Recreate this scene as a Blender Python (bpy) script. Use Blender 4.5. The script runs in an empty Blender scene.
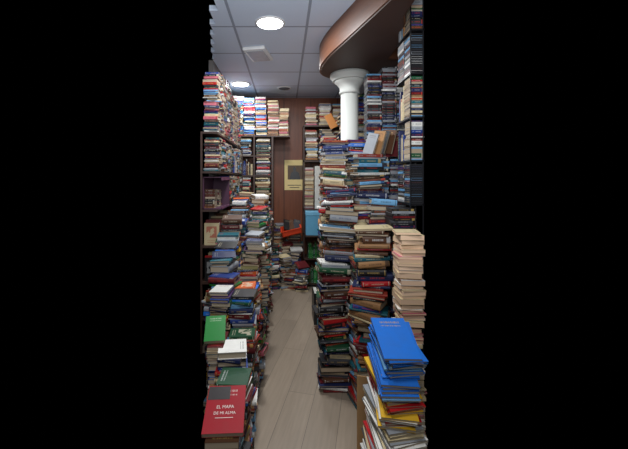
import bpy, math, random
from mathutils import Matrix, Vector
from mathutils.bvhtree import BVHTree
random.seed(21)
R=random
sc=bpy.context.scene
COL=sc.collection
try: sc.view_settings.view_transform='Standard'
except Exception: pass
F=339.0; CX=285.0; HY=178.0; CAMZ=1.55
def xs(px,d): return (px-CX)*d/F
def zs(py,d): return CAMZ-(py-HY)*d/F
def lin(c):
    return tuple(((v/255)/12.92 if v/255<=0.04045 else (((v/255)+0.055)/1.055)**2.4) for v in c)
# ---------------------------------------------------------------- materials
class NT:
    def __init__(s,name):
        s.m=bpy.data.materials.new(name); s.m.use_nodes=True
        s.t=s.m.node_tree; s.b=s.t.nodes['Principled BSDF']
    def n(s,typ,**k):
        nd=s.t.nodes.new(typ)
        for a,b in k.items(): setattr(nd,a,b)
        return nd
    def l(s,a,b): s.t.links.new(a,b)
    def inp(s,sock,v):
        if v is None: return
        if hasattr(v,'is_output'): s.l(v,sock)
        else: sock.default_value=v
    def M(s,op,a,b=None,c=None):
        nd=s.n('ShaderNodeMath',operation=op)
        for i,v in enumerate((a,b,c)):
            s.inp(nd.inputs[i],v)
        return nd.outputs[0]
    def mix(s,f,a,b):
        nd=s.n('ShaderNodeMix',data_type='RGBA')
        s.inp(nd.inputs[0],f); s.inp(nd.inputs[6],a); s.inp(nd.inputs[7],b)
        return nd.outputs[2]
    def rng(s,v,lo,hi):
        return s.M('MULTIPLY',s.M('GREATER_THAN',v,lo),s.M('LESS_THAN',v,hi))
def c4(c): 
    r=lin(c); return (r[0],r[1],r[2],1)
def simple(name,c,rough=.6,noise=.12,scale=20,metal=0,stretch=(1,1,1)):
    N=NT(name); tc=N.n('ShaderNodeTexCoord'); mp=N.n('ShaderNodeMapping'); mp.inputs['Scale'].default_value=stretch
    N.l(tc.outputs['Object'],mp.inputs[0])
    no=N.n('ShaderNodeTexNoise'); no.inputs['Scale'].default_value=scale; no.inputs['Detail'].default_value=5
    N.l(mp.outputs[0],no.inputs['Vector'])
    a=c4(c); b=tuple(v*(1-3*noise) if 1-3*noise>0 else v*.2 for v in a[:3])+(1,)
    o=N.mix(no.outputs[0],a,b); N.l(o,N.b.inputs['Base Color'])
    N.b.inputs['Roughness'].default_value=rough; N.b.inputs['Metallic'].default_value=metal
    return N.m
def cover_mat(name,gloss):
    N=NT(name)
    A=N.n('ShaderNodeAttribute',attribute_name='Col'); B=N.n('ShaderNodeAttribute',attribute_name='Ink')
    seed=B.outputs['Alpha']
    uv=N.n('ShaderNodeUVMap',uv_map='UVMap'); sp=N.n('ShaderNodeSeparateXYZ'); N.l(uv.outputs[0],sp.inputs[0])
    u,v=sp.outputs[0],sp.outputs[1]
    no=N.n('ShaderNodeTexNoise',noise_dimensions='1D'); no.inputs['Scale'].default_value=1; no.inputs['Detail'].default_value=2
    N.l(N.M('ADD',N.M('MULTIPLY',u,55),N.M('MULTIPLY',seed,300)),no.inputs['W'])
    let=N.M('GREATER_THAN',no.outputs[0],.5)
    vm=N.rng(v,.36,.64)
    t1=N.M('MULTIPLY',N.M('MULTIPLY',N.rng(u,.34,.76),vm),let)
    t2=N.M('MULTIPLY',N.M('MULTIPLY',N.rng(u,.10,.22),N.rng(v,.4,.6)),let)
    band=N.M('MULTIPLY',N.M('ADD',N.rng(u,.04,.06),N.rng(u,.93,.955)),N.M('GREATER_THAN',seed,.5))
    blk=N.M('MULTIPLY',N.rng(u,.86,.99),N.M('LESS_THAN',seed,.18))
    uc=N.M('SUBTRACT',u,2.0)
    no2=N.n('ShaderNodeTexNoise',noise_dimensions='2D'); no2.inputs['Scale'].default_value=3.0; no2.inputs['Detail'].default_value=4
    cb=N.n('ShaderNodeCombineXYZ'); N.l(N.M('ADD',uc,N.M('MULTIPLY',seed,50)),cb.inputs[0]); N.l(v,cb.inputs[1]); N.l(cb.outputs[0],no2.inputs['Vector'])
    pic=N.M('MULTIPLY',N.M('MULTIPLY',N.rng(uc,.34,.86),N.rng(v,.14,.86)),N.M('MULTIPLY',N.M('GREATER_THAN',no2.outputs[0],.5),N.M('GREATER_THAN',seed,.6)))
    no3=N.n('ShaderNodeTexNoise',noise_dimensions='1D'); no3.inputs['Scale'].default_value=1
    N.l(N.M('ADD',N.M('MULTIPLY',v,34),N.M('MULTIPLY',seed,70)),no3.inputs['W'])
    ttl=N.M('MULTIPLY',N.M('MULTIPLY',N.M('ADD',N.rng(uc,.1,.15),N.rng(uc,.2,.23)),N.rng(v,.2,.8)),N.M('GREATER_THAN',no3.outputs[0],.5))
    m=N.M('MINIMUM',N.M('ADD',N.M('ADD',N.M('ADD',t1,t2),N.M('ADD',band,blk)),N.M('ADD',pic,ttl)),1.0)
    m=N.M('MULTIPLY',m,.7)
    col=N.mix(m,A.outputs['Color'],B.outputs['Color'])
    tc=N.n('ShaderNodeTexCoord'); w=N.n('ShaderNodeTexNoise'); w.inputs['Scale'].default_value=30; N.l(tc.outputs['Object'],w.inputs['Vector'])
    col=N.mix(N.M('MULTIPLY',w.outputs[0],.22),col,(.08,.07,.06,1))
    N.l(col,N.b.inputs['Base Color']); N.b.inputs['Roughness'].default_value=gloss; N.b.inputs['Specular IOR Level'].default_value=.25
    return N.m
def page_mat(name,c1,c2):
    N=NT(name); uv=N.n('ShaderNodeUVMap',uv_map='UVMap'); sp=N.n('ShaderNodeSeparateXYZ'); N.l(uv.outputs[0],sp.inputs[0])
    no=N.n('ShaderNodeTexNoise',noise_dimensions='1D'); no.inputs['Scale'].default_value=1.3; no.inputs['Detail'].default_value=3
    N.l(sp.outputs[1],no.inputs['W'])
    A=N.n('ShaderNodeAttribute',attribute_name='Ink')
    o=N.mix(no.outputs[0],c4(c1),c4(c2))
    o=N.mix(N.M('MULTIPLY',A.outputs['Alpha'],.45),o,c4((128,98,66)))
    N.l(o,N.b.inputs['Base Color']); N.b.inputs['Roughness'].default_value=.85
    return N.m
M_HARD=cover_mat('cloth_book_cover',.5); M_SOFT=cover_mat('card_book_cover',.38)
M_PAGE=page_mat('paper_page_edges',(204,190,166),(122,106,88))
M_PAGEP=page_mat('yellowed_page_edges',(250,216,186),(224,184,148))
M_DVDP=simple('black_case_plastic',(28,28,32),.4)
M_SHELF=simple('dark_shelf_wood',(66,44,36),.5,.15,8,stretch=(1,1,8))
M_BLK=simple('black_metal',(22,22,26),.4,.1)
M_PLAS=simple('white_plaster',(196,197,192),.75,.015,3)
M_CARD=simple('brown_cardboard',(170,132,88),.8,.08,12)
M_ORANGE=simple('orange_plastic',(205,60,22),.45,.05)
M_BLUE=simple('light_blue_board',(92,158,192),.55,.06)
M_WHITE=simple('white_card',(200,198,190),.6,.05)
M_PURP=simple('purple_board',(66,26,54),.6,.1)
M_METW=simple('white_metal',(225,225,225),.4,.03)
# ---------------------------------------------------------------- palette
PAL={
'black':((20,20,24),7),'charcoal grey':((54,56,62),5),'navy blue':((20,34,80),8),'dark blue':((18,54,130),5),'bright blue':((24,106,200),4),
'teal':((12,92,106),3),'dark green':((16,76,46),4),'green':((6,124,44),1.5),'maroon':((90,12,22),6),'red':((170,14,24),5),'crimson':((158,6,30),0),
'brick red':((146,46,30),3),'brown':((84,52,32),6),'tan':((164,120,78),4),'cream':((208,190,150),5),'white':((226,224,218),6),
'pale grey':((154,158,164),5),'yellow':((222,174,40),1.5),'orange':((214,94,24),1.8),'pink':((190,98,112),1),'light blue':((106,160,200),3),
'purple':((78,42,104),1.3),'olive':((98,92,54),2)}
def pal(names=None):
    if names: return R.choice(names)
    ks=list(PAL); return R.choices(ks,[PAL[k][1] for k in ks])[0]
DARK=['black','charcoal grey','navy blue','dark blue','maroon','brown','dark green','pale grey','brick red','navy blue','cream','black','teal']
LIGHT=['cream','white','tan','cream','pale grey','light blue','white','red']
MIXD=DARK+['white','red','light blue','pale grey','tan']
BEIGE=['cream','tan','cream','cream','pink','white']
BLUES=['bright blue','bright blue','light blue','bright blue','dark blue']
REDS=['maroon','red','brick red','maroon','brown','dark blue']
GREENS=['dark green','dark green','green','dark green']
CASES=['charcoal grey','charcoal grey','pale grey','navy blue','light blue','black','black','white','pale grey','black','maroon','charcoal grey']
def inkfor(n):
    c=PAL[n][0]; L=sum(c)/3
    if L<120: return R.choice([(205,195,170),(190,158,90),(215,215,215),(160,160,160),(200,60,50)])
    return R.choice([(30,30,34),(160,30,30),(30,50,110),(60,60,60)])
# ---------------------------------------------------------------- book specs
BOOKS=[]
def add(kind,mat,h,w,t,cn,where,group,spineview=True):
    BOOKS.append(dict(kind=kind,m=mat,h=h,w=w,t=t,cn=cn,ink=inkfor(cn),seed=R.random(),where=where,group=group,sv=spineview))
    return BOOKS[-1]
def geo(b,part=None):
    h,w,t=b['h'],b['w'],b['t']
    hard=b['kind']=='hardcover_book'
    if b['kind']=='dvd_case': bt,ins,bl=.0012,.0006,0.03*t
    elif hard: bt,ins,bl=.0028,.004,.14*t
    else: bt,ins,bl=.0009,.0008,.02*t
    bt=min(bt,t*.2)
    O=[(w/2,0),(-w/2,0),(-w/2-.75*bl,.22*t),(-w/2-bl,.5*t),(-w/2-.75*bl,.78*t),(-w/2,t),(w/2,t)]
    I=[(w/2,bt),(-w/2+bt,bt),(-w/2+bt,.22*t+bt*.2),(-w/2+bt,.5*t),(-w/2+bt,.78*t-bt*.2),(-w/2+bt,t-bt),(w/2,t-bt)]
    V=[];Fc=[];U=[];Mi=[]
    if part!='page':
        for e in (-h/2,h/2):
            V+=[(e,y,z) for y,z in O]; V+=[(e,y,z) for y,z in I]
        o=lambda e,i:e*14+i
        n=lambda e,i:e*14+7+i
        for i in range(6):
            Fc.append((o(1,i),o(1,i+1),o(0,i+1),o(0,i)))
            if 1<=i<=4:
                v0,v1=O[i][1]/t,O[i+1][1]/t
                U.append(((1,v0),(1,v1),(0,v1),(0,v0)))
            else:
                a,c=(0,1) if i==5 else (1,0)
                U.append(((3,a),(3,c),(2,c),(2,a)))
            Mi.append(0)
            Fc.append((n(0,i),n(0,i+1),n(1,i+1),n(1,i))); U.append(((-1,-1),)*4); Mi.append(0)
            Fc.append((o(0,i),o(0,i+1),n(0,i+1),n(0,i))); U.append(((-1,-1),)*4); Mi.append(0)
            Fc.append((o(1,i),n(1,i),n(1,i+1),o(1,i+1))); U.append(((-1,-1),)*4); Mi.append(0)
        Fc.append((o(0,0),n(0,0),n(1,0),o(1,0))); U.append(((-1,-1),)*4); Mi.append(0)
        Fc.append((n(0,6),o(0,6),o(1,6),n(1,6))); U.append(((-1,-1),)*4); Mi.append(0)
    if part!='cover':
        k=len(V); g=.0002
        x0,x1=-h/2+ins,h/2-ins; y0,y1=-w/2+bt+g,w/2-ins; z0,z1=bt+g,t-bt-g
        V+=[(x,y,z) for x in (x0,x1) for y in (y0,y1) for z in (z0,z1)]
        for f in ((0,1,3,2),(4,6,7,5),(0,4,5,1),(2,3,7,6),(0,2,6,4),(1,5,7,3)):
            Fc.append(tuple(k+a for a in f)); U.append(tuple((V[k+a][0]*40,V[k+a][2]*1000+b['seed']*200) for a in f)); Mi.append(1)
    return V,Fc,U,Mi
def make_mesh(name,items,mats,part=None,world=False):
    V=[];Fc=[];U=[];Mi=[];C=[];K=[]
    for b in items:
        v,f,u,m=geo(b,part); k=len(V)
        if world: v=[b['M']@Vector(p) for p in v]
        V+=[tuple(p) for p in v]; Fc+=[tuple(k+a for a in q) for q in f]; U+=u; Mi+=m
        c=lin(PAL[b['cn']][0]); jt=b.get('jt')
        if jt is None: jt=b['jt']=R.uniform(.75,1.12)
        C+=[c[0]*jt,c[1]*jt,c[2]*jt,1]*len(v); ik=lin(b['ink']); K+=[ik[0],ik[1],ik[2],b['seed']]*len(v)
    me=bpy.data.meshes.new(name); me.from_pydata(V,[],Fc)
    l=me.uv_layers.new(name='UVMap'); l.data.foreach_set('uv',[x for q in U for p in q for x in p])
    a=me.attributes.new('Col','FLOAT_COLOR','POINT'); a.data.foreach_set('color',C)
    a=me.attributes.new('Ink','FLOAT_COLOR','POINT'); a.data.foreach_set('color',K)
    for m in mats: me.materials.append(m)
    if len(mats)>1: me.polygons.foreach_set('material_index',Mi)
    me.update(); return me
ANG={'C':0,'L':math.pi/2,'R':-math.pi/2,'B':math.pi}
def dims(kind):
    q=R.random()**1.8
    if kind=='hardcover_book': return R.uniform(.155,.24),R.uniform(.12,.175),.011+q*.031
    if kind=='paperback_book': return R.uniform(.14,.215),R.uniform(.10,.145),.006+q*.023
    if kind=='magazine': return R.uniform(.26,.29),R.uniform(.19,.21),R.uniform(.004,.012)
def mk(kind):
    return M_HARD if kind=='hardcover_book' else M_SOFT
def stack(x,y,z0,zt,face='C',names=None,group='books piled along the aisle',where='in a tall floor stack',
          kinds=('hardcover_book','paperback_book'),flip=.18,jit=.008,rot=4,hs=1,ws=1,lean=(0,0),hmax=9,tilt=0,bend=0,wmax=9,pages=None,yaw=0,tmax=9,nopic=False):
    ox=oy=0; ao=0; z=z0; ax=ay=tx=ty=0; cnt=0; px=py=0.0
    T0=Matrix.Rotation(math.radians(tilt),4,'X')
    while z<zt:
        k=R.choice(kinds); h,w,t=dims(k); h=min(h*hs,hmax); w=min(w*ws,wmax); t=min(t,tmax*R.uniform(.8,1))
        if z+t>zt+.02: break
        cn=pal(names)
        b=add(k,mk(k),h,w,t,cn,where,group); b['pg']=pages
        if nopic: b['seed']*=.55
        if R.random()<.12: ox+=R.gauss(0,jit*2); oy+=R.gauss(0,jit*2); ao+=R.gauss(0,rot)
        ox=.75*ox+R.uniform(-jit,jit); oy=.75*oy+R.uniform(-jit,jit); ao*=.85
        fl=R.random()<flip; b['sv']=not fl
        a=ANG[face]+math.radians(yaw)+(math.pi if fl else 0)+math.radians(R.gauss(0,rot*.6)+ao)
        if bend:
            if cnt<=0: 
                tx=R.gauss(0,bend)-px*60; ty=R.gauss(0,bend)-py*60; cnt=R.randint(5,10)
                tx=max(-2.2*bend,min(2.2*bend,tx)); ty=max(-2.2*bend,min(2.2*bend,ty))
            cnt-=1
            da=max(-1.3,min(1.3,tx-ax)); db=max(-1.3,min(1.3,ty-ay)); ax+=da; ay+=db
            gap=.045*(abs(math.radians(da))+abs(math.radians(db)))
        else: gap=.0004
        z+=gap
        f=z-z0
        Rb=Matrix.Rotation(math.radians(ax),4,'Y')@Matrix.Rotation(math.radians(-ay),4,'X')
        b['M']=Matrix.Translation((x,y,z0))@T0@Matrix.Translation((ox+px+lean[0]*f,oy+py+lean[1]*f,f))@Rb@Matrix.Rotation(a,4,'Z')
        px+=math.sin(math.radians(ax))*t; py+=math.sin(math.radians(ay))*t
        z+=t
    return z
def row(x,y,z,length,face='C',names=None,group='books standing on a shelf',where='standing upright on a shelf',kinds=('hardcover_book','paperback_book'),hmax=.26,wmax=.3):
    f={'C':Vector((0,-1,0)),'L':Vector((1,0,0)),'R':Vector((-1,0,0))}[face]
    up=Vector((0,0,1)); td=up.cross(-f); s=0
    while True:
        k=R.choice(kinds); h,w,t=dims(k); h=min(h,hmax*R.uniform(.9,1)); w=min(w,wmax)
        if s+t>length: break
        b=add(k,mk(k),h,w,t,pal(names),where,group)
        p=Vector((x,y,z))+td*s+up*(h/2)-f*(w/2+R.uniform(0,.006))
        b['M']=Matrix(((up.x,-f.x,td.x,p.x),(up.y,-f.y,td.y,p.y),(up.z,-f.z,td.z,p.z),(0,0,0,1)))
        s+=t+.0006
def dvdcol(x,y,z0,z1,face='C',h=.118,w=.118,j=.005,rot=2):
    z=z0
    while z<z1-.015:
        b=add('dvd_case',M_SOFT,h,w,.0145,R.choice(CASES),'in a column of film cases','film cases stacked in columns')
        b['M']=Matrix.Translation((x+R.uniform(-j,j),y+R.uniform(-j,j),z))@Matrix.Rotation(ANG[face]+math.radians(R.gauss(0,rot)),4,'Z')
        z+=.0149
    return z
def single(kind,h,w,t,cn,M,where,group,ink=None,seed=None):
    b=add(kind,mk(kind),h,w,t,cn,where,group); b['M']=M; b['jt']=1.0
    if ink: b['ink']=ink
    if seed is not None: b['seed']=seed
    b['force']=True
    return b
def top(x,y,z,names=None,wmax=.14,tl=14,hm=.2):
    k=R.choice(('hardcover_book','paperback_book')); h,w,t=dims(k); w=min(w,wmax); h=min(h,hm)
    b=add(k,mk(k),h,w,t,pal(names),'tipped on top of a pile','books tipped on top of the piles'); b['seed']*=.58
    b['M']=Matrix.Translation((x,y,z+.5*w*math.sin(math.radians(tl))))@Matrix.Rotation(math.radians(R.uniform(-40,40)),4,'Z')@Matrix.Rotation(math.radians(tl),4,'X')
# ---- right towers
GR='books piled in towers beside the column'
W='in a leaning tower beside the column'
stack(.365,2.53,0,.93,'C',DARK+['red','white','maroon'],GR,W,rot=10,jit=.016,bend=3,flip=.2,yaw=5,hs=1.05)
stack(.405,2.55,.94,1.45,'C',MIXD,GR,W,rot=12,jit=.016,bend=4,yaw=-8,hs=1.12)
stack(.60,2.60,0,1.72,'C',DARK+REDS+['white','light blue'],GR,W,rot=11,jit=.016,bend=3,flip=.15,yaw=8,hs=1.05)
stack(.43,2.80,0,1.84,'C',MIXD+LIGHT,GR,W,rot=10,jit=.015,bend=3.5)
stack(.60,2.92,0,1.86,'C',None,GR,W,hs=.85,bend=2.5,rot=7)
stack(.555,2.14,0,1.24,'C',['maroon','red','brown','brown','dark blue','tan','tan','cream','brick red','teal','black','navy blue'],GR,'in a tower of hardcovers',kinds=('hardcover_book',),rot=14,jit=.016,flip=.3,bend=3,hmax=.23,yaw=-16)
stack(.53,2.35,0,.98,'R',MIXD+REDS,GR,'in a waist-high stack between the towers',bend=2.5,rot=10,wmax=.12,hmax=.16,yaw=10)
stack(.69,2.38,0,1.40,'C',MIXD+REDS,GR,W,bend=2,rot=9,hmax=.19,yaw=-6)
dvdcol(.745,2.20,0,1.36,'C',.14,.14,.006,4)
stack(.652,1.80,0,1.27,'B',['cream','white','cream','pink'],'yellowed paperbacks stacked with page edges showing','in a stack of yellowed paperbacks',kinds=('paperback_book',),flip=.06,hmax=.12,rot=5,jit=.006,pages='y',bend=1)
for (x,y,a,b_) in [(.755,2.72,0,1.73),(.885,2.72,0,1.70)]: dvdcol(x,y,a,b_,'C',.12,.12)
MG=['white','pale grey','red','cream','charcoal grey','light blue','yellow','white']
zt=stack(.475,1.54,0,.42,'R',MG,'magazines piled beside the aisle','in a low floor pile',kinds=('magazine',),flip=.25,rot=7,wmax=.16,hmax=.27,jit=.01)
P0=zt+.02
for (dz,n,kk,hm,wm,tm,yw,xx) in [(.08,['white','cream','white','pale grey'],('magazine',),.27,.155,.02,4,.48),(.06,['red','yellow','white'],('paperback_book',),.26,.15,.014,-4,.485),(.05,['red','yellow'],('paperback_book',),.26,.155,.018,5,.485),(.06,['white','bright blue','light blue'],('paperback_book',),.26,.155,.014,-2,.49),(.10,BLUES,('paperback_book','hardcover_book'),.25,.155,.012,2,.493)]:
    tl=9+(P0-zt)*22
    P0=stack(xx,1.53,P0,P0+dz,'R',n,GR,'in a slanting pile',hs=1.6,ws=1.7,wmax=wm,hmax=hm,kinds=kk,rot=6,tilt=tl,flip=0,jit=.009,tmax=tm,yaw=yw,nopic=True)+.004
for (x,y,t,n) in [(.39,3.12,1.10,DARK),(.45,3.34,1.3,DARK),(.48,3.58,1.62,None),(.50,3.80,1.95,LIGHT),(.51,4.02,2.05,MIXD),(.53,4.22,2.15,BEIGE+DARK),(.55,4.43,2.1,None)]:
    stack(x,y,0,t,'R' if R.random()<.5 else 'C',n,GR,W,wmax=.12,hmax=.16,rot=8,bend=2.5,jit=.01)
stack(.86,3.75,0,2.45,'C',DARK,GR,'in a tall dark tower',hs=.9,bend=1)
stack(.72,4.0,0,2.3,'C',None,GR,'in a tower beside the column',hs=.9,bend=2)
for i,(x,t2) in enumerate([(.775,2.47),(.905,2.52),(1.035,2.54)]):
    dvdcol(x,3.0,1.32,1.76); dvdcol(x,3.0,1.80,t2,h=.124)
RZ=(1.38,1.66,1.94,2.22,2.50)
for j,a in enumerate(RZ):
    if j in(0,3): 
        for y in (2.235,2.365): dvdcol(.846,y,a+.006,min(a+.265,2.78),'R',.118,.075,.002,1)
    else:
        stack(.848,2.235,a+.006,min(a+.255,2.775),'C',MIXD+['white','cream'],'books on the narrow rack','stacked on a narrow rack',kinds=('paperback_book',),hmax=.082,wmax=.12,flip=.1,jit=.002,rot=2)
        row(.806,2.305,a+.006,.12,'R',DARK+LIGHT,'books on the narrow rack','standing on a narrow rack',hmax=.24,wmax=.08)
# ---- left floor stacks
GL='books piled along the aisle'
def interp(y,pts):
    for (a,b_),(c,d) in zip(pts,pts[1:]):
        if a<=y<=c: return b_+(d-b_)*(y-a)/(c-a)
    return pts[-1][1] if y>pts[-1][0] else pts[0][1]
H1=[(1.35,.555),(1.56,.64),(1.85,.70),(2.1,.80),(2.6,.90),(3.1,1.07),(3.6,1.28),(4.0,1.22),(4.6,1.05)]
y=1.35; i=0
while y<4.6:
    near=y<2.3
    fc='L' if R.random()<.45 else 'C'
    if i==0: fc='L'
    x=interp(y,[(1.35,-.232),(1.9,-.25),(2.4,-.272),(4.5,-.262)])+R.uniform(-.01,.01)
    z=stack(x,y,0,interp(y,H1)+(R.uniform(-.06,.05) if i>1 else 0),fc,MIXD if i%3==0 else None,GL,'in a low floor pile' if near else 'in a leaning floor stack',
          kinds=('hardcover_book','paperback_book','paperback_book'),rot=11,jit=.010 if near else .013,flip=.15,wmax=.125 if near else .14,hmax=.14 if (near and fc=='C') else .172,bend=1.8 if near else 3,yaw=R.uniform(-8,8) if near else R.uniform(-14,14),hs=R.uniform(.8,1.0))
    if i>2 and R.random()<.4: top(x,y,z+.003,MIXD,.12,tl=R.uniform(5,14),hm=.15)
    y+=.175 if i else .205; i+=1
stack(-.35,1.78,0,.70,'L',None,GL,'in a narrow floor stack',rot=4,wmax=.08,hmax=.18,kinds=('paperback_book',))
H2=[(2.0,.82),(2.34,.92),(2.6,1.02),(2.86,1.14),(3.3,1.22),(3.87,1.35),(4.5,1.2)]
y=2.05
while y<4.5:
    x=interp(y,[(2.0,-.39),(2.34,-.43),(2.8,-.46),(4.5,-.46)])
    z=stack(x,y,0,interp(y,H2)+R.uniform(-.04,.05),'L' if R.random()<.5 else 'C',None,GL,'in a floor stack behind the aisle piles',rot=8,wmax=.11 if y<2.2 else .14,flip=.12,hmax=.14 if y<2.2 else .17,bend=2.4,jit=.011,yaw=R.uniform(-10,10))
    if y>2.3 and y<3.9 and R.random()<.5: top(x,y,z+.003,MIXD,.12,tl=R.uniform(6,15),hm=.165)
    y+=.185
# ---- left wall shelves
LZ=[.30,.62,.94,1.26,1.60,1.95]
ys=[3.10+.185*i for i in range(9)]
DL=DARK+['white','pale grey','light blue','red','teal','maroon']
DM=['maroon','pink','red','navy blue','white','light blue','black','dark blue','purple','charcoal grey','cream','brown','teal']
for li,z in enumerate(LZ):
    zz=z+.012
    nm=['maroon','red','brown','brick red','maroon','black','cream'] if z==.94 else DL
    for y in ys:
        if z==1.26 and y<3.5:
            stack(-.675,y,zz+.006,z+.17,'C',['black','brown','maroon'],'books in the purple recess','stacked in the dark purple box',kinds=('paperback_book',),hmax=.09,wmax=.12,jit=.003,rot=3)
            continue
        if z==1.95:
            stack(-.668,y,zz,R.uniform(2.46,2.53) if y<3.3 else (R.uniform(2.5,2.6) if y<4 else R.uniform(2.4,2.5)),R.choice('CCL'),DM,'books on top of the wall shelves','stacked on top of the wall shelves',kinds=('paperback_book',),hmax=.13,wmax=.13,flip=.04,rot=6,jit=.006,bend=1.2)
        elif R.random()<.55 and z!=.94:
            stack(-.655,y,zz,z+.305,R.choice('CCL'),nm,'books on the wall shelves','stacked on a wall shelf',hmax=.13,wmax=.13,flip=.08,rot=5,jit=.006)
        else:
            row(-.585,y+.09,zz,.178,'L',nm,'books on the wall shelves','standing upright on a wall shelf',hmax=.3,wmax=.13)
# ---- back left bookcase
BL=4.78
for (a,b_,t) in [(232,243,97),(243,255,99),(255,267,97),(267,279,100),(279,289,108)]:
    x=xs((a+b_)/2,BL); 
    stack(x,BL+.09,2.152,zs(t,BL),'C',LIGHT+['bright blue','teal','white','red','white','dark blue','navy blue','bright blue'] if a<265 else BEIGE+['brown','tan','brick red'],'books on top of the back bookcase','stacked on top of the back bookcase',kinds=('paperback_book',),hmax=.153 if a!=279 else .13,flip=.12,rot=5,jit=.006)
for z in (.30,.62,.95,1.27,1.58,1.86):
    top_=z+(.28 if z<1.8 else .25)
    stack(-.31,BL+.09,z+.012,top_,'C',LIGHT+DARK,'books on the back bookcase','stacked in the back bookcase',rot=3,jit=.004,hmax=.21)
    if z in(.95,1.58): row(-.46,BL+.02,z+.012,.24,'C',DARK+LIGHT,'books on the back bookcase','standing in the back bookcase',hmax=.26)
    else: stack(-.58,BL+.09,z+.012,top_,'C',LIGHT+DARK,'books on the back bookcase','stacked in the back bookcase',rot=3,jit=.004,hmax=.21)
# ---- back floor stacks
GB='books piled against the back wall'
for (x,y,t,fc) in [(-.10,4.92,.62,'C'),(.135,5.06,.72,'C'),(-.02,4.76,.42,'L'),(-.11,5.15,.86,'C'),(.16,4.84,.50,'L'),(.02,4.95,.55,'L'),(-.16,4.76,.6,'C'),(.08,4.74,.25,'C'),(.23,4.68,.30,'C')]:
    z=stack(x,y,0,t,fc,MIXD,GB,'in a messy pile against the wood wall',rot=16,jit=.014,hmax=.17,wmax=.13,flip=.3,bend=4,yaw=R.uniform(-20,20))
    if t<.6: top(x,y,z+.003,MIXD,tl=R.uniform(10,25),hm=.17)
# ---- back right bookcase content
GQ='books in the narrow back bookcase'
for z,tops in ((2.29,(107,103,104)),(1.80,(130,128,131))):
    for x,tp in zip((.38,.58,.77),tops):
        stack(x,4.92,z+.012,min(zs(tp,4.85),z+.44),'C',BEIGE+LIGHT+['brown','maroon'],GQ,'stacked in the narrow back bookcase',kinds=('paperback_book',),hs=.9,rot=4,hmax=.18,jit=.005)
stack(.345,4.92,1.112,1.69,'C',BEIGE,GQ,'in a stack of cream paperbacks',kinds=('paperback_book',),hs=.8,hmax=.13,rot=2,jit=.003,flip=.5)
stack(.68,4.92,1.112,1.7,'C',DARK,GQ,'stacked in the narrow back bookcase',hs=.8,hmax=.18)
row(.53,4.80,.412,.24,'C',GREENS,'matching dark green volumes','standing in a matching green row',kinds=('hardcover_book',),hmax=.3)
row(.53,4.80,.062,.24,'C',GREENS+['charcoal grey'],'matching dark green volumes','standing in a matching green row',kinds=('hardcover_book',),hmax=.28)
# ---- singled out books
def facing(tilt):
    up=Vector((0,math.sin(tilt),math.cos(tilt)))
    nrm=Vector((0,-math.cos(tilt),math.sin(tilt)))
    lx=-up; lz=nrm; ly=lz.cross(lx)
    m=Matrix(((lx.x,ly.x,lz.x,0),(lx.y,ly.y,lz.y,0),(lx.z,ly.z,lz.z,0),(0,0,0,1)))
    return m, up
def lean_book(x,y,z,tilt,yaw,*a,roll=0,**k):
    m,up=facing(math.radians(tilt)); 
    return single(*a[:5],Matrix.Translation((x,y,z))@Matrix.Rotation(math.radians(yaw),4,'Z')@Matrix.Rotation(math.radians(roll),4,'Y')@Matrix.Translation(up*(a[1]/2))@m,*a[5:],**k)
RED=lean_book(-.235,1.275,.575,68,3,'paperback_book',.19,.155,.022,'crimson','lying tilted back on a low pile','book leaning cover outward',ink=(225,215,205),seed=.02)
lean_book(-.36,1.73,.705,64,8,'paperback_book',.16,.105,.02,'green','lying tilted on a floor stack','book leaning cover outward',ink=(210,225,200),seed=.1)
LB='leaning upright on top of a tower'
for (x,y,z,yw,h,w,c,rl,ink) in [(.64,2.60,1.735,-48,.16,.09,'pale grey',14,(110,90,80)),(.70,2.62,1.735,-50,.18,.10,'tan',10,(80,60,50)),(.745,2.70,1.75,-48,.18,.11,'charcoal grey',12,(160,160,170)),(.80,2.70,1.745,-50,.19,.12,'brown',8,(190,150,90)),(.86,2.71,1.72,-40,.17,.11,'maroon',6,(200,180,120)),(.92,2.72,1.72,-50,.2,.11,'navy blue',10,(200,200,200))]:
    lean_book(x,y,z,10,yw,'paperback_book',h,w,.016,c,LB,'books leaning on top of the towers',ink=ink,seed=R.uniform(.2,.5),roll=rl)
for (dx,yw,c) in [(.03,20,'black'),(.10,-15,'brown'),(.16,10,'charcoal grey')]:
    lean_book(dx,4.87,.80,35,yw,'hardcover_book',.16,.10,.022,c,'propped inside the orange tray','books in the orange tray',ink=(150,140,120),seed=.3,roll=R.uniform(-30,30))
# ---------------------------------------------------------------- pick visible
VV=[];FF=[];OW=[]
for bi,b in enumerate(BOOKS):
    v,f,u,mm=geo(b); k=len(VV); VV+=[b['M']@Vector(p) for p in v]; FF+=[tuple(k+a for a in q) for q in f]; OW+=[bi]*len(f)
bvh=BVHTree.FromPolygons(VV,FF)
cnt=[0]*len(BOOKS)
org=Vector((0,0,CAMZ))
for py in range(0,449,1):
    for px in range(205,424,1):
        dr=Vector(((px+.5-CX)/F,1,-(py+.5-HY)/F)).normalized()
        hit=bvh.ray_cast(org,dr)
        if hit[2] is not None: cnt[OW[hit[2]]]+=1
print('BOOKS',len(BOOKS),'visible',sum(c>0 for c in cnt))
bykind={}
for i,b in enumerate(BOOKS):
    b['c']=cnt[i]+(100000 if b.get('force') else 0); bykind.setdefault(b['kind'],[]).append(b)
NICE={'hardcover_book':'hardcover book','paperback_book':'paperback book','dvd_case':'film case','magazine':'magazine'}
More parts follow.
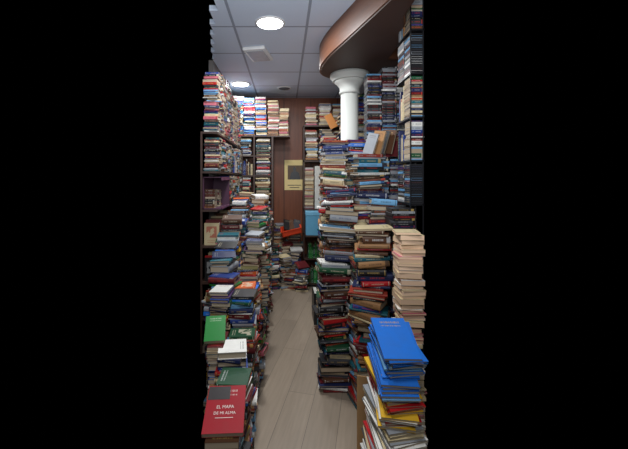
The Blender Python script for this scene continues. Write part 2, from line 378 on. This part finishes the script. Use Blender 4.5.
for k,lst in bykind.items():
    lst.sort(key=lambda b:-b['c'])
    vis=[b for b in lst if b['c']>0]
    ind=vis[:300]; rest=lst[len(ind):]
    for b in ind:
        pm=M_DVDP if k=='dvd_case' else (M_PAGEP if b.get('pg') else M_PAGE)
        big=b['c']>=110
        mats=[b['m'],pm]
        o=bpy.data.objects.new(k,make_mesh(k,[b],mats[:1] if big else mats,'cover' if big else None))
        o.matrix_world=b['M']; COL.objects.link(o)
        o['label']=('%s %s %s'%(b['cn'],NICE[k],b['where'])) if b['sv'] else ('%s %s with page edges outward %s'%(b['cn'],NICE[k],b['where']))
        lb=o['label'].split()
        if len(lb)>12: o['label']=' '.join(('%s %s, page edges outward'%(b['cn'],NICE[k])).split()+b['where'].split()[-3:])
        o['category']='book' if 'book' in k else ('dvd case' if k=='dvd_case' else 'magazine')
        o['group']=b['group']
        if big:
            p=bpy.data.objects.new('case_insert' if k=='dvd_case' else 'page_block',make_mesh('page_block',[b],[pm],'page'))
            p.parent=o; COL.objects.link(p)
        b['o']=o
    if rest:
        pm=M_DVDP if k=='dvd_case' else M_PAGE
        o=bpy.data.objects.new(k,make_mesh(k,rest,[rest[0]['m'],pm],None,True)); COL.objects.link(o)
        o['kind']='stuff'; o['category']=('books' if 'book' in k else NICE[k]+'s'); o['label']='further %ss of many colours packed in the piles'%NICE[k]; o['group']='remaining %ss'%NICE[k]
# ---------------------------------------------------------------- generic mesh helpers
def boxes(name,bs,mat,parent=None,label=None,cat=None,bevel=0,**kw):
    V=[];Fc=[]
    for (x0,y0,z0,x1,y1,z1) in bs:
        k=len(V); V+=[(x,y,z) for x in (x0,x1) for y in (y0,y1) for z in (z0,z1)]
        Fc+=[tuple(k+a for a in f) for f in ((0,1,3,2),(4,6,7,5),(0,4,5,1),(2,3,7,6),(0,2,6,4),(1,5,7,3))]
    me=bpy.data.meshes.new(name); me.from_pydata(V,[],Fc); me.materials.append(mat)
    return fin(name,me,parent,label,cat,bevel,**kw)
def fin(name,me,parent=None,label=None,cat=None,bevel=0,**kw):
    o=bpy.data.objects.new(name,me); COL.objects.link(o)
    if parent: o.parent=parent
    if label: o['label']=label
    if cat: o['category']=cat
    for a,b in kw.items(): o[a]=b
    if bevel:
        m=o.modifiers.new('b','BEVEL'); m.width=bevel; m.segments=2
    return o
def empty(name,label,cat,**kw):
    o=bpy.data.objects.new(name,None); COL.objects.link(o); o['label']=label; o['category']=cat
    for a,b in kw.items(): o[a]=b
    return o
def lathe(name,prof,mat,loc,parent=None,seg=48,**kw):
    V=[];Fc=[]
    for r,z in prof:
        for s in range(seg):
            a=2*math.pi*s/seg; V.append((loc[0]+r*math.cos(a),loc[1]+r*math.sin(a),loc[2]+z))
    for i in range(len(prof)-1):
        for s in range(seg):
            Fc.append((i*seg+s,i*seg+(s+1)%seg,(i+1)*seg+(s+1)%seg,(i+1)*seg+s))
    Fc.append(tuple(range(seg))[::-1]); Fc.append(tuple((len(prof)-1)*seg+s for s in range(seg)))
    me=bpy.data.meshes.new(name); me.from_pydata(V,[],Fc); me.materials.append(mat)
    for p in me.polygons: p.use_smooth=len(p.vertices)==4
    return fin(name,me,parent,**kw)
# ---------------------------------------------------------------- room
CH=2.80; YB=5.30; XL=-.76; XR=1.15
def prism(name,pts,z0,z1,mat,**kw):
    n=len(pts); V=[(x,y,z0) for x,y in pts]+[(x,y,z1) for x,y in pts]
    Fc=[tuple(range(n))[::-1],tuple(range(n,2*n))]+[(i,(i+1)%n,n+(i+1)%n,n+i) for i in range(n)]
    me=bpy.data.meshes.new(name); me.from_pydata(V,[],Fc); me.materials.append(mat); return fin(name,me,**kw)
# floor
N=NT('laminate_floor'); tc=N.n('ShaderNodeTexCoord'); mp=N.n('ShaderNodeMapping'); mp.inputs['Rotation'].default_value=(0,0,math.radians(90+14)); N.l(tc.outputs['Object'],mp.inputs[0])
br=N.n('ShaderNodeTexBrick'); br.inputs['Scale'].default_value=1; br.inputs['Brick Width'].default_value=1.2; br.inputs['Row Height'].default_value=.19; br.inputs['Mortar Size'].default_value=.0018
br.inputs['Color1'].default_value=c4((166,150,132)); br.inputs['Color2'].default_value=c4((152,138,122)); br.inputs['Mortar'].default_value=c4((102,91,80)); N.l(mp.outputs[0],br.inputs[0])
m2=N.n('ShaderNodeMapping'); m2.inputs['Scale'].default_value=(1.1,14,1); N.l(mp.outputs[0],m2.inputs[0])
no=N.n('ShaderNodeTexNoise'); no.inputs['Scale'].default_value=4; no.inputs['Detail'].default_value=7; N.l(m2.outputs[0],no.inputs[0])
N.l(N.mix(N.M('MULTIPLY',no.outputs[0],.6),br.outputs[0],c4((108,95,82))),N.b.inputs['Base Color']); N.b.inputs['Roughness'].default_value=.4
prism('floor',[(-.40,1.1),(.73,1.1),(.73,2.05),(.82,2.05),(.82,2.5),(.92,2.5),(.92,2.9),(XR,2.9),(XR,YB),(XL,YB),(XL,3.1),(-.54,3.1),(-.54,2.5),(-.46,2.5),(-.46,2.15),(-.40,2.15)],-.05,0,N.m,kind='structure')
# ceiling
N=NT('suspended_ceiling_tiles'); tc=N.n('ShaderNodeTexCoord'); sp=N.n('ShaderNodeSeparateXYZ'); N.l(tc.outputs['Object'],sp.inputs[0])
def gl(s,off):
    f=N.M('FRACT',N.M('DIVIDE',N.M('ADD',s,off),.6)); return N.M('ADD',N.M('LESS_THAN',f,.018),N.M('GREATER_THAN',f,.982))
g=N.M('MINIMUM',N.M('ADD',gl(sp.outputs[0],6.42),gl(sp.outputs[1],5.6)),1)
no=N.n('ShaderNodeTexNoise'); no.inputs['Scale'].default_value=130; N.l(tc.outputs['Object'],no.inputs[0])
base=N.mix(N.M('MULTIPLY',no.outputs[0],.3),c4((212,223,240)),c4((180,191,210)))
N.l(N.mix(g,base,c4((150,158,174))),N.b.inputs['Base Color']); N.b.inputs['Roughness'].default_value=.9
prism('ceiling',[(-.50,2.3),(.72,2.3),(.72,2.95),(XR,2.95),(XR,YB),(XL,YB),(XL,3.55),(-.73,3.55),(-.73,3.35),(-.69,3.35),(-.69,3.15),(-.65,3.15),(-.65,2.95),(-.61,2.95),(-.61,2.75),(-.565,2.75),(-.565,2.53),(-.50,2.53)],CH,CH+.04,N.m,kind='structure')
# panelled wall
N=NT('brown_wood_panelling'); tc=N.n('ShaderNodeTexCoord'); mp=N.n('ShaderNodeMapping'); mp.inputs['Scale'].default_value=(9,9,.7); N.l(tc.outputs['Object'],mp.inputs[0])
no=N.n('ShaderNodeTexNoise'); no.inputs['Scale'].default_value=3; no.inputs['Detail'].default_value=8; no.inputs['Distortion'].default_value=.6; N.l(mp.outputs[0],no.inputs[0])
sp=N.n('ShaderNodeSeparateXYZ'); N.l(tc.outputs['Object'],sp.inputs[0])
f=N.M('FRACT',N.M('DIVIDE',N.M('ADD',sp.outputs[0],5.06),.42)); seam=N.M('LESS_THAN',f,.02)
cc=N.mix(no.outputs[0],c4((138,80,52)),c4((80,43,30)))
N.l(N.mix(seam,cc,c4((26,14,12))),N.b.inputs['Base Color']); N.b.inputs['Roughness'].default_value=.42; N.b.inputs['Specular IOR Level'].default_value=.3
M_PANEL=N.m
boxes('wall_back',[(XL,YB,0,XR,YB+.05,CH)],M_PANEL,kind='structure')
M_WALL=simple('grey_wall_paint',(110,106,104),.8,.04)
boxes('wall_left',[(XL-.05,3.6,0,XL,YB,CH)],M_WALL,kind='structure')
boxes('wall_right',[(XR,3.1,0,XR+.05,YB,CH)],M_WALL,kind='structure')
# soffit
def cr(pts,n=8):
    out=[]
    for i in range(len(pts)-3):
        p0,p1,p2,p3=[Vector(p) for p in pts[i:i+4]]
        for k in range(n):
            t=k/n; out.append(tuple(.5*((2*p1)+(-p0+p2)*t+(2*p0-5*p1+4*p2-p3)*t*t+(-p0+3*p1-3*p2+p3)*t**3)))
    return out
curve=cr([(.74,1.5),(.66,1.75),(.575,2.08),(.465,2.50),(.365,2.88),(.328,3.20),(.385,3.45),(.58,3.60),(.85,3.62),(1.1,3.62)])
curve=curve+[(1.10,3.55),(1.10,3.0),(.90,2.95),(.88,2.45),(.76,2.15),(.75,1.8)]
SB=2.59
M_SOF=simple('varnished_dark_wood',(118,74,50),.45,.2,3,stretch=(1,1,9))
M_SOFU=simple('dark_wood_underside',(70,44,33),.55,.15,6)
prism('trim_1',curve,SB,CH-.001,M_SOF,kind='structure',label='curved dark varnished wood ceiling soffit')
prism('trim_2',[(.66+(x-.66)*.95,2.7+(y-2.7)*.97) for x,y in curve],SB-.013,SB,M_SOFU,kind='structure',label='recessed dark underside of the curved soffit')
# column
col=empty('column','smooth round white plaster column with a moulded capital','column')
cxx,cyy=.64,3.36
T=SB-.013
lathe('shaft',[(.086,.06),(.086,T-.17)],M_PLAS,(cxx,cyy,0),col)
lathe('base',[(.12,0),(.12,.03),(.10,.06)],M_PLAS,(cxx,cyy,0),col)
lathe('capital',[(.087,T-.20),(.10,T-.195),(.10,T-.175),(.093,T-.17),(.10,T-.13),(.125,T-.10),(.145,T-.085),(.15,T-.07)],M_PLAS,(cxx,cyy,0),col)
lathe('abacus',[(.165,T-.07),(.17,T-.065),(.17,T-.04),(.19,T-.035),(.192,T-.001)],M_PLAS,(cxx,cyy,0),col)
# lights
N=NT('lit_diffuser'); N.b.inputs['Emission Color'].default_value=(.93,.97,1,1); N.b.inputs['Emission Strength'].default_value=9; M_EM=N.m
for i,(x,y,r) in enumerate([(-.12,2.73,.105),(-.59,4.5,.11)]):
    e=empty('ceiling_downlight','round recessed white ceiling light switched on','ceiling light',group='round ceiling lights')
    lathe('trim_ring',[(r+.016,0),(r+.016,-.006),(r,-.010),(r,-.004)],M_METW,(x,y,CH),e)
    lathe('diffuser',[(r-.002,-.0045),(r-.002,-.009),(r*.9,-.012)],M_EM,(x,y,CH),e)
    ld=bpy.data.lights.new('lamp','AREA'); ld.shape='DISK'; ld.size=2*r; ld.energy=27 if i==0 else 12; ld.color=(.95,.98,1)
    lo=bpy.data.objects.new('lamp_light',ld); lo.location=(x,y,CH-.02); COL.objects.link(lo)
e=empty('ceiling_speaker','small round grey unlit ceiling fitting','ceiling fitting')
lathe('rim',[(.095,0),(.095,-.006),(.08,-.012)],M_METW,(-.01,4.7,CH),e)
lathe('grille',[(.078,-.012),(.06,-.016)],simple('grey_grille',(110,110,118),.6),(-.01,4.7,CH),e)
e=empty('ceiling_sensor_box','square white plastic box mounted on the ceiling','ceiling fitting')
boxes('housing',[(-.11,-.17,-.035,.11,.17,0)],M_METW,e,bevel=.01)
boxes('cover_plate',[(-.085,-.14,-.042,.085,.14,-.035)],simple('pale_lens',(176,178,186),.3),e,bevel=.003)
e.location=(-.265,3.37,CH); e.rotation_euler=(0,0,math.radians(-12))
def area(loc,size,en,rot=(0,0,0),c=(.96,.98,1)):
    ld=bpy.data.lights.new('fill_light','AREA'); ld.size=size; ld.energy=en; ld.color=c
    lo=bpy.data.objects.new('fill_light',ld); lo.location=loc; lo.rotation_euler=rot; COL.objects.link(lo)
area((-.1,.9,2.7),.35,19,(math.radians(18),0,0))  # unseen overhead fill, added above the near aisle
area((.1,-.6,2.6),.6,22,(math.radians(48),0,0))  # fill lamp added high behind the camera, aimed into the room
area((.0,.6,1.75),.9,29,(math.radians(145),0,0),(.90,.95,1))  # added uplight without a fixture, stands in for bounce onto the ceiling
area((.05,3.9,2.76),.2,14)  # extra lamp with no fitting, added to brighten the back
# ---------------------------------------------------------------- furniture
def case(name,label,posts,planks,mat=M_SHELF,cat='bookcase'):
    e=empty(name,label,cat)
    for p in posts: boxes('upright',[p],mat,e)
    for p in planks: boxes('shelf_board',[p],mat,e)
    return e
case('bookcase','long dark wooden wall shelving crammed with books',
 [(-.745,y,0,-.73,y+.015,1.94) for y in (2.985,4.76)]+[(-.61,4.76,0,-.595,4.775,1.94)],
 [(-.745,2.99,z-.008,-.598,4.77,z+.01) for z in LZ])
case('bookcase','dark wooden bookcase against the wall with overhanging top shelf',
 [(-.75,BL,0,-.73,BL+.3,2.13),(-.445,BL,0,-.425,BL+.3,2.13),(-.19,BL,0,-.165,BL+.3,2.13)],
 [(-.75,BL,2.13,.07,BL+.3,2.15)]+[(-.73,BL+.01,z-.01,-.19,BL+.3,z+.01) for z in (.30,.62,.95,1.27,1.58,1.86)])
case('bookcase','narrow dark bookcase holding cream paperbacks and boxes',
 [(.262,4.80,0,.275,5.1,2.29),(.86,4.80,0,.88,5.1,2.29)],
 [(.262,4.80,z-.012,.88,5.1,z+.01) for z in (.05,.40,.76,1.10,1.79,2.29)])
case('bookcase','dark rack holding columns of film cases',
 [(.69,2.94,0,.705,3.12,1.80),(1.11,2.94,0,1.125,3.12,2.45)],
 [(.69,2.90,z-.014,1.125,3.12,z+.0) for z in (.4,.85,1.31,1.79)],mat=M_BLK)
case('rack','narrow black metal rack packed with books and film cases',[(.80,2.165,0,.806,2.172,2.78),(.88,2.165,0,.887,2.172,2.78),(.89,2.43,0,.898,2.44,2.78)],
 [(.803,2.165,z-.006,.89,2.44,z+.004) for z in RZ],mat=M_BLK,cat='rack')
# orange crate
e=empty('crate','shallow orange plastic tray tilted on a messy book pile','crate')
x0,x1,y0,y1,z0,z1=-.14,.14,-.12,.12,0,.07
boxes('crate_body',[(x0,y0,z0,x1,y1,z0+.01),(x0,y0,z0,x1,y0+.01,z1),(x0,y1-.01,z0,x1,y1,z1),(x0,y0,z0,x0+.01,y1,z1),(x1-.01,y0,z0,x1,y1,z1)],M_ORANGE,e)
boxes('rim',[(x0-.01,y0-.01,z1,x1+.01,y0+.008,z1+.01),(x0-.01,y1-.008,z1,x1+.01,y1+.01,z1+.01),(x0-.01,y0,z1,x0+.01,y1,z1+.01),(x1-.01,y0,z1,x1+.01,y1,z1+.01)],M_ORANGE,e)
e.location=(.10,4.90,.765); e.rotation_euler=(math.radians(10),math.radians(-14),0)
# blue box
e=empty('storage_box','light blue cardboard box on a shelf board','box')
boxes('box_body',[(.285,4.60,.77,.50,4.79,1.06)],M_BLUE,e,bevel=.004)
boxes('lid',[(.28,4.595,1.04,.505,4.795,1.09)],simple('blue_lid',(110,172,204),.5,.05),e,bevel=.004)
boxes('shelf_bracket_board',[(.28,4.6,.748,.505,4.798,.769)],M_SHELF,label='dark pull-out shelf board under the blue box',cat='shelf board')
# white box file
e=empty('box_file','tall pale grey cardboard box file on a shelf','box file')
boxes('file_body',[(.425,4.81,1.112,.56,5.05,1.72)],M_WHITE,e,bevel=.004)
lathe('finger_hole',[(.018,0),(.018,.002)],M_BLK,(0,0,0),e)
for ch in [c for c in COL.objects if c.parent==e and c.name.startswith('finger')]:
    ch.rotation_euler=(math.pi/2,0,0); ch.location=(.49,4.81,1.25)
# purple box, open towards the aisle and the near end
e=empty('storage_box','dark purple open-fronted box on a wall shelf','box')
x0,x1,y0,y1,z0,z1=-.728,-.56,3.0,3.42,1.272,1.56
boxes('box_body',[(x0,y0,z0,x1,y1,z0+.008),(x0,y0,z1-.008,x1,y1,z1),(x0,y1-.008,z0,x1,y1,z1),(x0,y0,z0,x0+.008,y1,z1)],M_PURP,e)
boxes('rim_strip',[(x1-.004,y0,z1-.03,x1+.003,y1,z1),(x1-.004,y0,z0,x1+.003,y1,z0+.02)],simple('mauve_edge',(96,44,76),.6),e)
# cardboard sheet
o=boxes('cardboard_sheet',[(-.055,-.005,0,.055,.005,.42)],M_CARD,label='brown cardboard sheet leaning against a book pile',cat='cardboard',bevel=.001)
o.location=(.455,1.88,0); o.rotation_euler=(math.radians(-8),0,math.radians(-12))
# black binder
e=empty('lever_arch_binder','black binder standing on the floor beside the piles','binder')
boxes('binder_cover',[(.305,3.58,0,.312,3.86,.33),(.353,3.58,0,.36,3.86,.33),(.305,3.575,0,.36,3.583,.33)],M_BLK,e)
boxes('paper_block',[(.313,3.59,.01,.352,3.85,.31)],M_WHITE,e)
# plaque
o=boxes('wooden_plaque',[(-.05,-.006,-.1,.05,.006,.1)],simple('golden_wood',(170,108,48),.4,.1,10),label='golden brown wooden plaque leaning on high books',cat='plaque',bevel=.004)
o.location=(xs(331,4.3),4.3,2.27); o.rotation_euler=(math.radians(-15),math.radians(-25),0)
# poster
e=empty('poster','cream paper poster with dark picture on wood wall','poster')
px0,px1,pz0,pz1=xs(284.5,YB),xs(305,YB),zs(190,YB),zs(160,YB)
boxes('paper_sheet',[(px0,YB-.006,pz0,px1,YB-.002,pz1)],simple('cream_poster_paper',(238,214,150),.7,.06,5),e)
pcx=(px0+px1)/2; pcz=(pz0+pz1)/2+.03
def sil(pts,mat,name,y):
    n=len(pts); V=[(pcx+x,YB-y,pcz+z) for x,z in pts]
    me=bpy.data.meshes.new(name); me.from_pydata(V,[],[tuple(range(n))]); me.materials.append(mat); fin(name,me,e)
sil([(-.11,-.10),(.12,-.10),(.12,.12),(-.11,.12)],simple('poster_grey_print',(112,92,74),.7,.15,9),'printed_picture',.0075)
sil([(-.08,-.10),(-.06,.0),(-.02,.03),(-.03,.07),(-.005,.10),(.02,.07),(.012,.03),(.06,.01),(.09,-.10)],M_BLK,'printed_figure',.0085)
boxes('caption_line',[(px0+.05,YB-.008,pz0+.07,px1-.06,YB-.0061,pz0+.08),(px0+.08,YB-.008,pz0+.035,px1-.09,YB-.0061,pz0+.045)],M_BLK,e)
# red book lettering
def lettering(txt,size,lx,book,name,mat):
    cu=bpy.data.curves.new(name,'FONT'); cu.body=txt; cu.size=size; cu.align_x='CENTER'; cu.align_y='CENTER'; cu.extrude=.0003
    to=bpy.data.objects.new('tmp',cu); COL.objects.link(to); dg=bpy.context.evaluated_depsgraph_get()
    me=bpy.data.meshes.new_from_object(to.evaluated_get(dg)); COL.objects.unlink(to)
    me.materials.clear(); me.materials.append(mat)
    o=bpy.data.objects.new(name,me); COL.objects.link(o); o.parent=book['o']
    o.matrix_local=Matrix(((0,-1,0,lx),(1,0,0,0),(0,0,1,book['t']+.0006),(0,0,0,1)))
    return o
M_INK=simple('white_print',(225,212,206),.6,.02)
lettering('EL MAPA',.018,-.004,RED,'title_lettering',M_INK)
lettering('DE MI ALMA',.016,.02,RED,'title_lettering',M_INK)
boxes('rule_line',[(.037,-.035,RED['t']+.0002,.039,.035,RED['t']+.0006)],M_INK,RED['o'])
boxes('cover_photograph',[(-.091,-.075,RED['t']+.0002,-.035,.015,RED['t']+.0006)],simple('dark_cover_photo',(44,34,36),.4,.2,40),RED['o'])
# ---------------------------------------------------------------- camera/world
w=bpy.data.worlds.new('w'); sc.world=w; w.use_nodes=True; w.node_tree.nodes['Background'].inputs[0].default_value=(0,0,0,1); w.node_tree.nodes['Background'].inputs[1].default_value=0
cd=bpy.data.cameras.new('camera'); cd.sensor_width=36; cd.lens=F/628*36; cd.shift_x=(314-CX)/628; cd.shift_y=-(224.5-HY)/628; cd.clip_start=.02
co=bpy.data.objects.new('camera',cd); co.location=(0,0,CAMZ); co.rotation_euler=(math.pi/2,0,0); COL.objects.link(co); sc.camera=co
